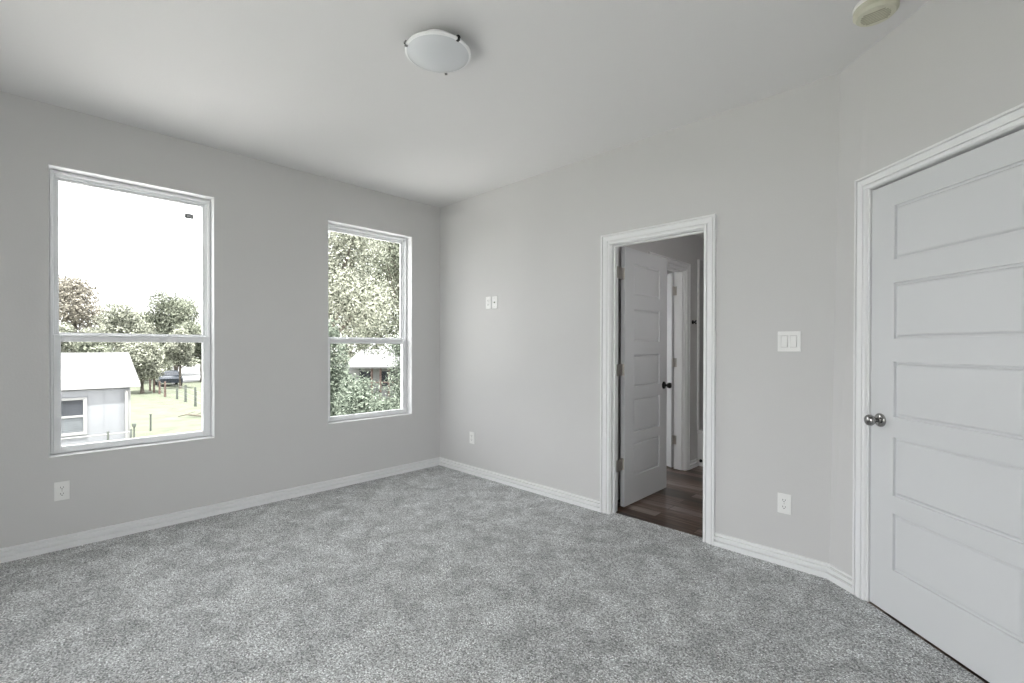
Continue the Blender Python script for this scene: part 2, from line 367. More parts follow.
PAN = [(.213, .481), (.561, .836), (.928, 1.188), (1.295, 1.555), (1.662, 1.915)]
def knob(T, parent, x, z, y0, sg, mt, r=0.027, kname='door_knob'):
    # sg -1: sticks out to -y
    ax = (T.to_3x3() @ Vector((0, sg, 0)))
    c = T @ Vector((x, y0, z))
    rose = MB().lathe([(0, 0), (.033, 0), (.033, .004), (.030, .008), (.022, .011), (.014, .012), (0, .012)], c, ax, 28).obj('rose', mt, parent); smooth_angle(rose)
    kb = MB().lathe([(0, .010), (.011, .010), (.010, .028), (.013, .034), (.022, .040), (r, .049), (r, .055), (.024, .063), (.015, .068), (0, .070)], c, ax, 28).obj(kname, mt, parent); smooth_angle(kb, 60)
    return kb
# closed door in the angled wall
SW = 0.80; SX = 0.2255
d1 = root('door_1', FC @ Vector((SX, 0.006, 0)), 'closed white five-panel door with satin nickel knob', 'door', kind=ST)
T1 = FC @ Matrix.Translation((SX, 0.006, 0))
weld(slab(T1, SW, 2.022, 0.008, 0.035, 0.128, PAN).obj('door_slab', M['door'], d1))
knob(T1, d1, 0.057, 0.912, 0, -1, M['chrome'])
knob(T1, d1, 0.057, 0.912, 0.035, 1, M['chrome'])
MB(T1).box(-.0015, .0, .006, .030, .88, .94).obj('latch_plate', M['chrome'], d1)

# open bathroom door, swung 90 degrees into the bathroom, hinge at the left jamb
d2 = root('door_2', (2.103, 0.182, 0), 'white five-panel door standing open into bathroom', 'door', kind=ST)
# local x -> world +y, front face local y=0 -> world +x side
T2 = frame(2.121, 0.185, math.radians(90))
weld(slab(T2, 0.715, 2.030, 0.012, 0.035, 0.135, PAN).obj('door_slab', M['door'], d2))
knob(T2, d2, 0.655, 0.925, 0, -1, M['black'], .025); knob(T2, d2, 0.655, 0.925, 0.035, 1, M['black'], .025)
for hz in (0.345, 1.083, 1.833):
    h_ = MB()
    h_.box(2.089, 2.118, 0.1825, 0.1855, hz-.045, hz+.045, .001)       # leaf on the slab edge
    h_.box(2.1125, 2.1150, 0.064, 0.100, hz-.045, hz+.045, .001)       # leaf on the jamb
    h_.tube([(2.106, .140, hz-.047), (2.106, .140, hz+.047)], .0065, 12)
    h_.box(2.106, 2.1145, 0.098, 0.142, hz-.045, hz+.045); h_.box(2.103, 2.108, 0.14, 0.184, hz-.045, hz+.045)
    h_.obj('hinge', M['hinge'], d2)

# ------------------------------------------------------------ windows
def window(n, T, x0, x1, z0, z1, label, rec=0.08, latch=True, TA=0.155):
    o = root('window_%d' % n, T @ Vector(((x0+x1)/2, rec, z0)), label, 'window', kind=ST)
    # painted return boards lining the opening
    r = MB(T); e = .003; g = .004
    for a, b, c, d in ((x0, x1, z1-e, z1), (x0, x1, z0, z0+e), (x0, x0+e, z0+e, z1-e), (x1-e, x1, z0+e, z1-e)):
        r.box(a, b, -.0015, rec+.02, c, d)
    r.obj('window_return', M['trim'], o)
    zm = z0 + (1.331 - .575) / (2.372 - .575) * (z1 - z0)
    f = MB(T); d1_ = TA - .003
    fw = .026
    for a, b, c, d in ((x0, x0+fw, z0, z1), (x1-fw, x1, z0, z1), (x0+fw, x1-fw, z1-fw-.004, z1), (x0+fw, x1-fw, z0, z0+.022)):
        f.box(a, b, rec+.02, d1_, c, d)
    q = e+g
    for a, b, c, d in ((x0+q, x0+fw-.003, z0+q, z1-q), (x1-fw+.003, x1-q, z0+q, z1-q), (x0+fw-.003, x1-fw+.003, z1-fw, z1-q), (x0+fw-.003, x1-fw+.003, z0+q, z0+.020)):
        f.box(a, b, rec, rec+.021, c, d, .0015)
    # stepped inner rib of the frame
    for a, b, c, d in ((x0+fw, x0+fw+.008, z0+.022, z1-.030), (x1-fw-.008, x1-fw, z0+.022, z1-.030), (x0+fw, x1-fw, z1-.040, z1-.030)):
        f.box(a, b, rec+.030, d1_, c, d, .001)
    f.obj('window_frame', M['vinyl'], o)
    # fixed upper light
    u = MB(T)
    xa, xb = x0+fw+.008, x1-fw-.008; zt = z1-.040; sw = .015
    for a, b, c, d in ((xa, xa+sw, zm, zt), (xb-sw, xb, zm, zt), (xa+sw, xb-sw, zt-.016, zt), (xa, xb, zm-.004, zm+.016)):
        u.box(a, b, rec+.046, rec+.070, c, d, .002)
    u.obj('upper_sash', M['vinyl'], o)
    MB(T).box(xa+sw-.004, xb-sw+.004, rec+.058, rec+.062, zm+.014, zt-.013).obj('upper_pane', M['glass'], o)
    # sliding lower sash
    l = MB(T); xa, xb = x0+.020, x1-.020; zb = z0+.010; sw = .036
    zc = zm + .002
    for a, b, c, d in ((xa, xa+sw, zb, zc), (xb-sw, xb, zb, zc), (xa+sw, xb-sw, zb, zb+.038), (xa+sw, xb-sw, zc-.045, zc)):
        l.box(a, b, rec-.004, rec+.040, c, d, .003)
    l.box(xa+sw, xb-sw, rec-.012, rec-.002, zc-.010, zc-.002, .001)     # finger lip of meeting rail
    so = l.obj('lower_sash', M['vinyl'], o)
    MB(T).box(xa+sw-.004, xb-sw+.004, rec+.022, rec+.026, zb+.034, zc-.041).obj('lower_pane', M['glass'], o)
    for q in ([.29, .71] if (x1-x0) < 1.2 else [.25, .75]) if latch else []:
        x_ = x0 + (x1-x0)*q
        b = MB(T).box(x_-.022, x_+.022, rec+.004, rec+.036, zc, zc+.007, .002); b.box(x_-.006, x_+.016, rec+.006, rec+.022, zc+.006, zc+.013, .002)
        b.obj('sash_lock', M['vinyl'], o)
    return o
w1 = window(1, FA, *WIN[0], *WZ, 'larger white-framed window nearest the camera, looking onto neighbouring house')
w2 = window(2, FA, *WIN[1], *WZ, 'white-framed window near the far corner, filled with tree foliage')
window(3, FBK, -FILL_WIN[1], -FILL_WIN[0], FILL_WIN[2], FILL_WIN[3], 'added wide white-framed window for fill daylight, unseen behind the camera')  # added out of view to brighten the room from behind
# little printed sticker in the upper right of the first window's glass
st = MB(FA); sy, sz = -2.213, 2.232
st.box(sy-.029, sy+.025, .1365, .1375, sz-.019, sz+.017)
so = st.obj('glass_sticker', M['sticker'], w1)
sp = MB(FA)
for k in range(3): sp.box(sy-.015, sy+.015-.008*(k % 2), .1355, .1365, sz-.008+k*.0065, sz-.0055+k*.0065)
sp.obj('sticker_print', M['stickerlight'], so)

window(4, frame(.3, 0, math.radians(90)), 0.35, 1.45, .35, 2.2, 'white-framed window of the small room past the bathroom')
# ------------------------------------------------------------ wall plates
def plate(name, T, x, z, kind, label, cat, w_=.070, h=.115, group=None):
    o = root(name, T @ Vector((x, 0, z)), label, cat, group)
    cp = MB(T)
    if kind == 'rockers':
        hz_ = .0345; cells = [(-w_/2, -.023-.0178), (-.023+.0178, .023-.0178), (.023+.0178, w_/2)]
        for a, b in cells: cp.box(x+a, x+b, -.0065, 0, z-hz_, z+hz_, .0008)
        cp.box(x-w_/2, x+w_/2, -.0065, 0, z+hz_, z+h/2, .0015); cp.box(x-w_/2, x+w_/2, -.0065, 0, z-h/2, z-hz_, .0015)
    else: cp.box(x-w_/2, x+w_/2, -.006, 0, z-h/2, z+h/2, .002)
    cp.obj('cover_plate', M['plastic'], o)
    if kind == 'outlet':
        for s in (-1, 1):
            cz = z + s*.0195
            r = MB(T); n = 20; pts = []
            for k in range(n):
                a = 2*math.pi*k/n; pts.append((x + .0172*math.cos(a), max(-.0135, min(.0135, .0172*math.sin(a)))))
            r.add([(px, -.006, cz+pz) for px, pz in pts] + [(px, -.0085, cz+pz) for px, pz in pts],
                  [tuple(range(n, 2*n))] + [(k, (k+1) % n, n+(k+1) % n, n+k) for k in range(n)])
            ro = r.obj('receptacle', M['plastic'], o)
            s_ = MB(T); s_.box(x-.0078, x-.0052, -.0092, -.0084, cz-.001, cz+.008); s_.box(x+.0052, x+.0078, -.0092, -.0084, cz, cz+.0075)
            s_.tube([T.inverted() @ (T @ Vector((x, -.0084, cz-.0065))), (x, -.0093, cz-.0065)], .0028, 10)
            s_.obj('socket_slots', M['slot'], ro)
        MB(T).lathe([(0, .0), (.003, .0), (.003, .0012), (0, .0015)], (x, -.006, z), (0, -1, 0), 10).obj('screw', M['hinge'], o)
    elif kind == 'coax':
        MB(T).lathe([(0, 0), (.0075, 0), (.0075, .004), (.005, .004), (.005, .011), (0, .011)], (x, -.006, z), (0, -1, 0), 14).obj('jack', M['chrome'], o)
        for s in (-1, 1): MB(T).lathe([(0, 0), (.003, 0), (.003, .0012), (0, .0015)], (x, -.006, z+s*.041), (0, -1, 0), 10).obj('screw', M['hinge'], o)
    elif kind == 'rockers':
        for s in (-1, 1):
            cx = x + s*.023
            k = MB(T)
            k.add([(cx-.0152, -.0005, z-.0318), (cx+.0152, -.0005, z-.0318), (cx+.0152, -.0005, z+.0318), (cx-.0152, -.0005, z+.0318),
                   (cx-.0152, -.0135, z-.0318), (cx+.0152, -.0135, z-.0318), (cx+.0152, -.0060, z+.0318), (cx-.0152, -.0060, z+.0318)],
                  [(0,3,2,1),(4,5,6,7),(0,1,5,4),(1,2,6,5),(2,3,7,6),(3,0,4,7)])
            k.obj('rocker', M['plastic'], o)
    return o
plate('wall_outlet', FA, -2.907, .361, 'outlet', 'white double outlet on the window wall below the larger window', 'outlet')
plate('wall_outlet', FB, .528, .359, 'outlet', 'white double outlet low on the far wall near the corner', 'outlet')
plate('wall_outlet', FB, 3.277, .356, 'outlet', 'white double outlet low on wall between the two doors', 'outlet')
plate('wall_outlet', FB, .764, 1.679, 'outlet', 'white outlet mounted high on far wall, left of its twin plate', 'outlet')
plate('cable_jack_plate', FB, .852, 1.677, 'coax', 'white cable jack plate high on far wall, beside the high outlet', 'wall plate')
plate('light_switch', FB, 3.297, 1.295, 'rockers', 'white two-gang rocker switch right of the open doorway', 'light switch', w_=.116, h=.116)

# ------------------------------------------------------------ ceiling light
LX, LY = 2.186, -1.662
cl = root('ceiling_light', (LX, LY, H), 'flush round ceiling light with frosted glass bowl and metal clips', 'ceiling light')
smooth_angle(MB().lathe([(0, 0), (.086, 0), (.090, -.004), (.090, -.040), (.086, -.044), (0, -.044)], (LX, LY, H), n=56).obj('ceiling_pan', M['trim'], cl))
zr = -.058; prof = [(.153, zr+.004), (.156, zr), (.153, zr-.004)]
for k in range(1, 11):
    a = k/10*math.pi/2; prof.append((.148*math.cos(a)**.9 if k < 10 else 0, zr-.005-.030*math.sin(a)**1.25))
prof += [(0, zr-.030)] + [(.144*math.cos(k/10*math.pi/2)**.9, zr-.001-.028*math.sin(k/10*math.pi/2)**1.25) for k in range(9, 0, -1)] + [(.148, zr+.004), (.153, zr+.004)]
smooth_angle(MB().lathe(prof, (LX, LY, H), n=64).obj('glass_bowl', M['frost'], cl), 60)
smooth_angle(MB().lathe([(.150, zr+.004), (.157, zr+.004), (.1595, zr), (.158, zr-.0055), (.148, zr-.0085)], (LX, LY, H), n=64).obj('rim_band', M['rim'], cl))
for k_, az in enumerate((-1, -108, 128)):
    a = math.radians(az)
    k = MB(Matrix.Translation((LX, LY, H)) @ Matrix.Rotation(a, 4, 'Z'))
    k.box(.086, .163, -.006, .006, zr+.008, zr+.011, .001); k.box(.160, .163, -.006, .006, zr-.010, zr+.010, .001); k.box(.148, .163, -.006, .006, zr-.013, zr-.009, .001)
    k.tube([(.162, 0, zr), (.167, 0, zr)], .0055, 12)
    k.obj('clip', M['black'] if k_ == 0 else M['chrome'], cl)
# smoke detector
SDX, SDY = 3.740, -.505
sdr = root('smoke_detector', (SDX, SDY, H), 'round ivory smoke detector on ceiling near the angled wall', 'smoke detector')
smooth_angle(MB().lathe([(0, 0), (.079, 0), (.081, -.004), (.081, -.014), (.077, -.016), (0, -.016)], (SDX, SDY, H), n=40).obj('mounting_base', M['plastic'], sdr))
smooth_angle(MB().lathe([(0, -.015), (.076, -.015), (.080, -.022), (.080, -.042), (.069, -.054), (.030, -.057), (0, -.057)], (SDX, SDY, H), n=40).obj('detector_cover', M['ivory'], sdr), 30)
sl = MB()
for k in range(-3, 4):
    L_ = math.sqrt(.052**2 - (k*.012)**2)
    sl.box(SDX-L_, SDX+L_, SDY+k*.012-.0022, SDY+k*.012+.0022, H-.0585, H-.053)
sl.obj('vent_slots', mat('vent_shade', (.40, .39, .31), .7, noise=.05), sdr)

# ------------------------------------------------------------ bathroom beyond the doorway
BZ = 2.44; BXL = 1.98; BYB = 2.66; BXR = 3.62
tag(MB().box(BXL-.12, BXR, .055, BYB, -.03, -.004).obj('floor_bathroom', M['planks']), 'dark brown wood plank floor of the bathroom', 'floor', kind=ST)
tag(MB().box(.3, BXL-.12, .10, BYB, -.03, -.004).obj('floor_closet', M['planks']), 'dark plank floor of the small room past the bathroom', 'floor', kind=ST)
FL = frame(BXL, 0, math.radians(90))          # local x -> world y, local y -> world -x
tag(wall(FL, .10, BYB, .12, BZ, [(.872, 1.618, 0, 2.055)]).obj('wall_bathroom_left', M['wall']), 'grey bathroom wall with a second white doorway', 'wall', kind=ST)
tag(MB().box(.3, BXR+.12, BYB, BYB+.12, 0, BZ).obj('wall_bathroom_far', M['wall']), 'grey wall behind the bathtub', 'wall', kind=ST)
tag(MB().box(BXR, BXR+.12, .05, BYB, 0, BZ).obj('wall_bathroom_right', M['wall']), 'grey bathroom wall hidden right of the doorway', 'wall', kind=ST)
FCL = frame(.3, 0, math.radians(90))
tag(wall(FCL, .10, BYB+.12, .155, BZ, [(.35, 1.45, .35, 2.2)]).obj('wall_closet', M['wall']), 'grey wall of the small room past the bathroom', 'wall', kind=ST)
tag(MB().box(.18, BXR+.12, .10, BYB+.12, BZ, BZ+.1).obj('ceiling_bathroom', M['ceil']), 'low ceiling of the bathroom', 'ceiling', kind=ST)
casing(FL, .812, 1.676, 2.113, .066, 'trim_5', 'white casing around the second doorway inside bathroom')
jamb(FL, .890, 1.600, 2.037, .12, 'trim_6', 'white jamb of the second doorway inside bathroom', stop=(.03, .075))
baseboard('baseboard_bathroom', FL, 1.676, 1.885, 'short white baseboard between inner doorway and bathtub')
# second door, swung into the small room
d3 = root('door_3', (1.853, 1.597, 0), 'white panelled door open beyond the inner bathroom doorway', 'door', kind=ST)
T3 = frame(1.838, 1.590, math.radians(180 - 28)) @ Matrix.Translation((0, -.035, 0))
weld(slab(T3, .70, 2.02, 0.010, .035, .105, PAN).obj('door_slab', M['door'], d3))
for hz in (.30, 1.10, 1.84):
    h_ = MB(); h_.box(1.848, 1.890, 1.5965, 1.5990, hz-.045, hz+.045, .001); h_.tube([(1.856, 1.588, hz-.047), (1.856, 1.588, hz+.047)], .0065, 12)
    h_.box(1.850, 1.864, 1.590, 1.598, hz-.045, hz+.045)
    h_.obj('hinge', M['hinge'], d3)
# bathtub
TY0, TY1, TX0, TX1 = 1.89, BYB, BXL, BXR
tb = root('bathtub', (2.8, 2.25, 0), 'white alcove bathtub at the end of the bathroom', 'bathtub')
def tubmesh():
    def rr(x0, x1, y0, y1, r, z, n=6):
        o = []
        for cx, cy, a0 in ((x1-r, y1-r, 0), (x0+r, y1-r, 90), (x0+r, y0+r, 180), (x1-r, y0+r, 270)):
            for k in range(n+1):
                a = math.radians(a0 + 90*k/n); o.append(Vector((cx+r*math.cos(a), cy+r*math.sin(a), z)))
        return o
    a, b, c, d = TX0+.002, TX1-.002, TY0, TY1-.002
    rings = [rr(a, b, c+.012, d, .004, -.003), rr(a, b, c+.012, d, .004, .335), rr(a, b, c, d, .006, .345), rr(a, b, c, d, .006, .372), rr(a+.006, b-.006, c+.006, d-.006, .01, .380),
             rr(a+.10, b-.07, c+.07, d-.06, .12, .378), rr(a+.115, b-.085, c+.085, d-.075, .12, .360), rr(a+.16, b-.20, c+.12, d-.11, .12, .08), rr(a+.22, b-.28, c+.18, d-.16, .10, .045)]
    m_ = MB().sweep(rings, None); return m_
smooth_angle(tubmesh().obj('tub_body', M['tub'], tb), 35)
smooth_angle(MB().lathe([(0, 0), (.018, 0), (.016, .006), (0, .008)], (2.02, TY0+.012, .055), (0, -1, 0), 16).obj('apron_plug', M['black'], tb))
sr = root('tub_surround', (2.8, 2.25, .38), 'grey shower surround panels with white edge trim above the bathtub', 'shower surround')
s_ = MB(); s_.box(BXL+.001, BXL+.012, TY0+.02, TY1-.002, .382, 2.19); s_.box(BXL+.012, BXR-.012, TY1-.012, TY1-.002, .382, 2.19); s_.box(BXR-.012, BXR-.001, TY0+.02, TY1-.002, .382, 2.19)
s_.obj('surround_panel', M['surround'], sr)
MB().box(BXL+.001, BXL+.020, TY0-.004, TY0+.020, .382, 2.19, .003).obj('edge_trim', M['trim'], sr)
hk = root('robe_hook', (BXL, 1.775, 1.52), 'black double robe hook on the dim bathroom wall', 'hook')
smooth_angle(MB().lathe([(0, 0), (.022, 0), (.022, .006), (.012, .010), (0, .010)], (BXL, 1.775, 1.52), (1, 0, 0), 20).obj('back_plate', M['black'], hk))
for s in (-1, 1):
    pr = MB().tube([(BXL+.008, 1.775, 1.52), (BXL+.028, 1.775, 1.52+s*.006), (BXL+.034, 1.775, 1.52+s*.013), (BXL+.038, 1.775, 1.52+s*.018)], [.006, .006, .007, .009], 10)
    pr.obj('prong', M['black'], hk)

vl = root('bath_fill_light', (3.25, .10, 2.0), 'added unseen fill light with three glowing shades on bathroom wall', 'light')  # added lamp, never in view, brightens the bathroom
MB().box(2.98, 3.52, .10, .125, 1.95, 2.05, .005).obj('back_plate', M['chrome'], vl)
for k in range(3):
    x_ = 3.07 + .18*k
    MB().tube([(x_, .12, 2.0), (x_, .18, 2.0), (x_, .18, 1.975)], .009, 8).obj('arm', M['chrome'], vl)
    smooth_angle(MB().lathe([(0, 0), (.025, 0), (.042, -.03), (.050, -.07), (.045, -.11), (.02, -.13), (0, -.132)], (x_, .18, 1.975), n=20).obj('glass_shade', M['glow'], vl))

# closet behind the angled door (keeps daylight out of the door gaps)
tag(MB(FC).box(.02, 1.28, .5, .55, -.03, H).box(.02, .07, .12, .5, -.03, H).box(1.23, 1.28, .12, .5, -.03, H).box(.02, 1.28, .12, .5, 2.2, 2.25).obj('wall_hall', M['wall']), 'grey hallway wall hidden behind the closed door', 'wall', kind=ST)
tag(MB(FC).box(.07, 1.23, .0, .5, -.03, -.002).obj('floor_hall', M['planks']), 'dark floor behind the closed door', 'floor', kind=ST)

# ------------------------------------------------------------ outdoors
def P(px, py, depth):
    return CAM + depth * (FW + R2 * ((px-512)/F_PX) + U2 * ((349.04-py)/F_PX))
GZ = -2.5
def PG(px, depth):
    p = P(px, 349, depth); return Vector((p.x, p.y, GZ))
tag(MB().box(-170, -6, -150, 170, GZ-.2, GZ).add([], []).obj('ground_lawn', M['lawn']), 'pale sunlit grass yard below the windows', 'ground', kind=ST)
tag(MB().box(-6, 60, -60, 60, GZ-.2, GZ).obj('ground_yard', M['lawn']), 'grass directly below the house', 'ground', kind=ST)
tag(MB().box(-12.5, -.3, -11, 6.5, GZ-.1, GZ+.03, .01).obj('ground_bounce', M['bounce_slab']), 'added unseen pale slab bouncing daylight up to the bedroom windows', 'ground', kind=ST)  # added slab, out of view, sends sunlight up to the bedroom ceiling
bk = root('bounce_slab', (1.8, BACK_Y-.2, -.1), 'added unseen pale deck bouncing daylight in through the back window', 'bounce_slab')  # added deck, out of view, bounces sun in through the back window
MB().box(-.5, 4.6, BACK_Y-2.8, BACK_Y-.16, -.25, -.06, .01).obj('deck', M['bounce_slab'], bk)
for k in range(4): MB().box(-.45+k*1.63, -.33+k*1.63, BACK_Y-2.75, BACK_Y-2.63, GZ, -.25, .01).obj('post', M['housetrim'], bk)
# driveway behind the fence
a_, b_ = PG(171, 46), PG(245, 60); c_, d_ = PG(262, 110), PG(172, 88)
dw = MB(); dw.add([(v.x, v.y, GZ+.02) for v in (a_, b_, c_, d_)] + [(v.x, v.y, GZ-.05) for v in (a_, b_, c_, d_)], [(0,1,2,3),(7,6,5,4),(0,4,5,1),(1,5,6,2),(2,6,7,3),(3,7,4,0)])
tag(dw.obj('driveway', M['road']), 'bright concrete driveway past the wire fence', 'driveway', kind=ST)

# neighbouring house (left)
cor = P(130, 388, 15); HX, HY = cor.x, cor.y
EZ = cor.z
hs = root('neighbour_house', (HX-2.5, HY-5, GZ), 'white one-storey house with pale roof, seen through larger window', 'house')
hw = MB()
LEN = 10; WD = 5.0
pts = [(HX, GZ), (HX, EZ), (HX-WD/2, EZ+1.02), (HX-WD, EZ), (HX-WD, GZ)]
n = 5
hw.add([(x, HY-LEN, z) for x, z in pts] + [(x, HY, z) for x, z in pts], [(0,1,2,3,4), (9,8,7,6,5)] + [(i, (i+1) % n, n+(i+1) % n, n+i) for i in range(n)])
for k in range(0, 24):   # vertical board battens on the facing wall
    hw.box(HX, HX+.012, HY-.25-k*.40, HY-.225-k*.40, GZ+.1, EZ-.02)
hw.obj('wall', M['siding'], hs)
rf = MB(); OV = .14
sl_ = 1.02/(WD/2)
for s in (1, -1):
    xa = HX + OV if s == 1 else HX-WD-OV; xr = HX-WD/2
    ze = EZ - OV*sl_ + .13; zr_ = EZ + 1.02 + .03
    y0, y1 = HY-LEN-.25, HY+.25
    rf.add([(xa, y0, ze), (xa, y1, ze), (xr, y1, zr_), (xr, y0, zr_), (xa, y0, ze+.07), (xa, y1, ze+.07), (xr, y1, zr_+.07), (xr, y0, zr_+.07)],
           [(0,1,2,3),(4,5,6,7),(0,1,5,4),(1,2,6,5),(2,3,7,6),(3,0,4,7)])
rf.obj('roof', M['roof'], hs)
MB().box(HX+OV-.01, HX+OV+.05, HY-LEN-.25, HY+.25, EZ-OV*sl_+.09, EZ-OV*sl_+.19, .01).obj('gutter', M['housetrim'], hs)
MB().tube([(HX+.10, HY-.10, EZ-.08), (HX+.10, HY-.10, GZ+.1)], .045, 10).obj('downspout', M['housetrim'], hs)
MB().box(HX-.02, HX+.03, HY-.12, HY+.012, GZ, EZ-.05).obj('corner_board', M['housetrim'], hs)
# house window
def XP(px, py, X):
    d = FW + R2*((px-512)/F_PX) + U2*((349.04-py)/F_PX); return CAM + d*((X-CAM.x)/d.x)
wa = XP(87, 397, HX); wb = XP(87, 434, HX); hy1 = wa.y; hz1 = wa.z; hz0 = wb.z; hy0 = hy1 - .95
hwn = MB()
for a, b, c, d in ((hy0, hy0+.09, hz0, hz1), (hy1-.09, hy1, hz0, hz1), (hy0+.09, hy1-.09, hz1-.07, hz1), (hy0+.09, hy1-.09, hz0, hz0+.09), (hy0+.09, hy1-.09, (hz0+hz1)/2-.03, (hz0+hz1)/2+.03)):
    hwn.box(HX+.005, HX+.07, a, b, c, d, .005)
hf = hwn.obj('window_surround', M['housetrim'], hs)
MB().box(HX+.002, HX+.025, hy0+.05, hy1-.05, (hz0+hz1)/2, hz1-.04).obj('window_glass', M['darkglass'], hf)
bl = MB(); bl.box(HX+.002, HX+.022, hy0+.05, hy1-.05, hz0+.05, (hz0+hz1)/2)
for k in range(9): bl.box(HX+.02, HX+.032, hy0+.09, hy1-.09, hz0+.11+k*.055, hz0+.13+k*.055)
bl.obj('window_blind', M['screen'], hf)
# pipe rail fence beside the house
nf = root('pipe_rail_fence', PG(110, 13.2), 'low pale pipe rail in front of the neighbouring house', 'fence')
XR = HX + .75
ra = XP(45, 441, XR); rb = XP(131, 432, XR)
MB().tube([(XR, ra.y-1.5, rb.z), (XR, rb.y, rb.z)], .022, 8).obj('rail', M['housetrim'], nf)
for yy in (ra.y-1.4, ra.y-.2, XP(108, 434, XR).y, rb.y):
    MB().tube([(XR, yy, GZ), (XR, yy, rb.z+.09)], .03, 8).obj('post', M['postmetal'], nf)
sp_ = XP(134.2, 434, HX+.05)
ms = root('meter_standpipe', (sp_.x, sp_.y, GZ), 'small dark utility standpipe beside the house corner', 'pipe')
zz = XP(134, 424, HX+.05).z
MB().tube([(sp_.x, sp_.y, GZ), (sp_.x, sp_.y, zz)], .022, 8).obj('pipe', M['postmetal'], ms)
MB().box(sp_.x-.05, sp_.x+.05, sp_.y-.05, sp_.y+.05, zz-.09, zz+.02, .01).obj('meter_box', M['postmetal'], ms)

# wire fences
wf = root('wire_fence', PG(170, 34), 'wire fence on dark wooden posts crossing the far lawn', 'fence')
spec = [(150, 39, 1.15), (154, 37.7, 1.2), (159.5, 36.5, 1.0), (165, 34.4, 1.15), (177, 33, .75), (185.5, 31.3, 1.15), (195.3, 29, 1.2), (206, 27, 1.2), (220, 25, 1.2)]
tops = []
for i, (px, dd, hh) in enumerate(spec):
    g = PG(px, dd); MB().tube([(g.x, g.y, GZ-.1), (g.x+.01, g.y, GZ+hh)], [.075, .06], 8).obj('post', M['postwood'] if i < 4 else M['postmetal'], wf)
    tops.append(g)
wm = MB()
for fr in (.3, .6, .95):
    wm.tube([(g.x, g.y, GZ+fr) for g in tops], .010, 5)
wm.obj('wire', M['wire'], wf)
g = PG(150.5, 20.6)
nf2 = root('yard_stake', g, 'single thin dark stake standing in nearer lawn', 'stake')
MB().tube([(g.x, g.y, GZ-.1), (g.x, g.y, GZ+.72)], .035, 8).obj('stake_rod', M['postmetal'], nf2)
smooth_angle(MB().lathe([(0, .715), (.045, .715), (.045, .745), (0, .76)], g, n=10).obj('stake_cap', M['postmetal'], nf2))
fb = MB(); g = PG(192, 24.5)
br0 = [g + R2*(-.75) + Vector((0, 0, .05)), g + R2*(-.3) + Vector((0, 0, .16)), g + R2*.15 + Vector((0, 0, .12)), g + R2*.7 + Vector((0, 0, .07))]
fb.tube(br0, [.02, .035, .05, .05], 7)
fb.tube([br0[1], br0[1] + R2*.25 + FW*.3 + Vector((0, 0, .12))], [.02, .01], 5); fb.tube([br0[2], br0[2] + R2*.2 + FW*.4 + Vector((0, 0, .14))], [.03, .01], 5)
tag(fb.obj('fallen_branch', M['bark']), 'dark fallen branch lying on the lawn', 'branch')

# parked car
def car():
    g = PG(168, 44.5); vd = FW + R2*(-.74); yaw = math.atan2(vd.y, vd.x) + math.radians(6)
    o = root('parked_car', g, 'dark car parked under trees at end of driveway', 'car')
    T = Matrix.Translation(g) @ Matrix.Rotation(yaw, 4, 'Z')
    prof = [(-2.2, .35), (-2.25, .75), (-2.0, .92), (-1.25, .98), (-.65, 1.38), (.65, 1.42), (1.35, 1.02), (2.1, .90), (2.2, .55), (2.15, .35)]
    secs = []
    for y, sc in ((-.88, .94), (-.80, 1.0), (.80, 1.0), (.88, .94)):
        secs.append([Vector((x, y*(.86 if z > 1.1 else 1), .3+(z-.3)*sc)) for x, z in prof])
    smooth_angle(MB(T).sweep(secs, None).obj('body', M['carpaint'], o), 50)
    MB(T).add([(-1.22, -.70, 1.03), (-1.22, .70, 1.03), (-.72, .66, 1.35), (-.72, -.66, 1.35)], [(0, 1, 2, 3)]).obj('rear_window', M['darkglass'], o)
    MB(T).add([(1.30, -.70, 1.08), (1.30, .70, 1.08), (.74, .66, 1.41), (.74, -.66, 1.41)], [(0, 1, 2, 3)]).obj('windscreen', M['darkglass'], o)
    for x in (-1.35, 1.35):
        for y in (-.82, .82):
            MB(T).lathe([(0, -.11), (.30, -.11), (.33, -.07), (.33, .07), (.30, .11), (0, .11)], (x, y, .33), (0, 1, 0), 20).obj('wheel', M['tyre'], o)
    return o
car()

# house seen through the second window
h2 = P(368, 366, 32); ex, ey, ez2 = h2.x, h2.y, h2.z
b2 = root('cottage', (ex, ey, GZ), 'white cottage with pale roof and porch posts, glimpsed through far window', 'house')
T4 = Matrix.Translation((ex, ey, 0)) @ Matrix.Rotation(YAW, 4, 'Z')   # faces the viewer roughly
MB(T4).box(-3.2, 3.2, 1.6, 6.5, GZ, ez2).obj('wall', M['housetrim'], b2)
r_ = MB(T4); rg = ez2 + 1.12
r_.add([(-1.75, -.2, ez2-.05), (3.4, -.2, ez2-.05), (3.2, 3.4, rg), (-1.55, 3.4, rg), (3.4, 7.0, ez2-.05), (-1.75, 7.0, ez2-.05),
        (-1.75, -.2, ez2-.15), (3.4, -.2, ez2-.15), (3.4, 7.0, ez2-.15), (-1.75, 7.0, ez2-.15)],
       [(0, 1, 2, 3), (3, 2, 4, 5), (0, 6, 7, 1), (1, 7, 8, 4, 2), (4, 8, 9, 5), (5, 9, 6, 0, 3), (6, 9, 8, 7)])
r_.obj('roof', M['roof'], b2)
for x_ in (-1.5, .25, .85, 1.42, 3.1): MB(T4).box(x_-.06, x_+.06, -.02, .10, GZ, ez2-.1, .008).obj('porch_post', M['postwood'], b2)
MB(T4).box(-1.5, 3.1, 0.0, .07, GZ+1.25, GZ+1.33).obj('porch_rail', M['postwood'], b2)
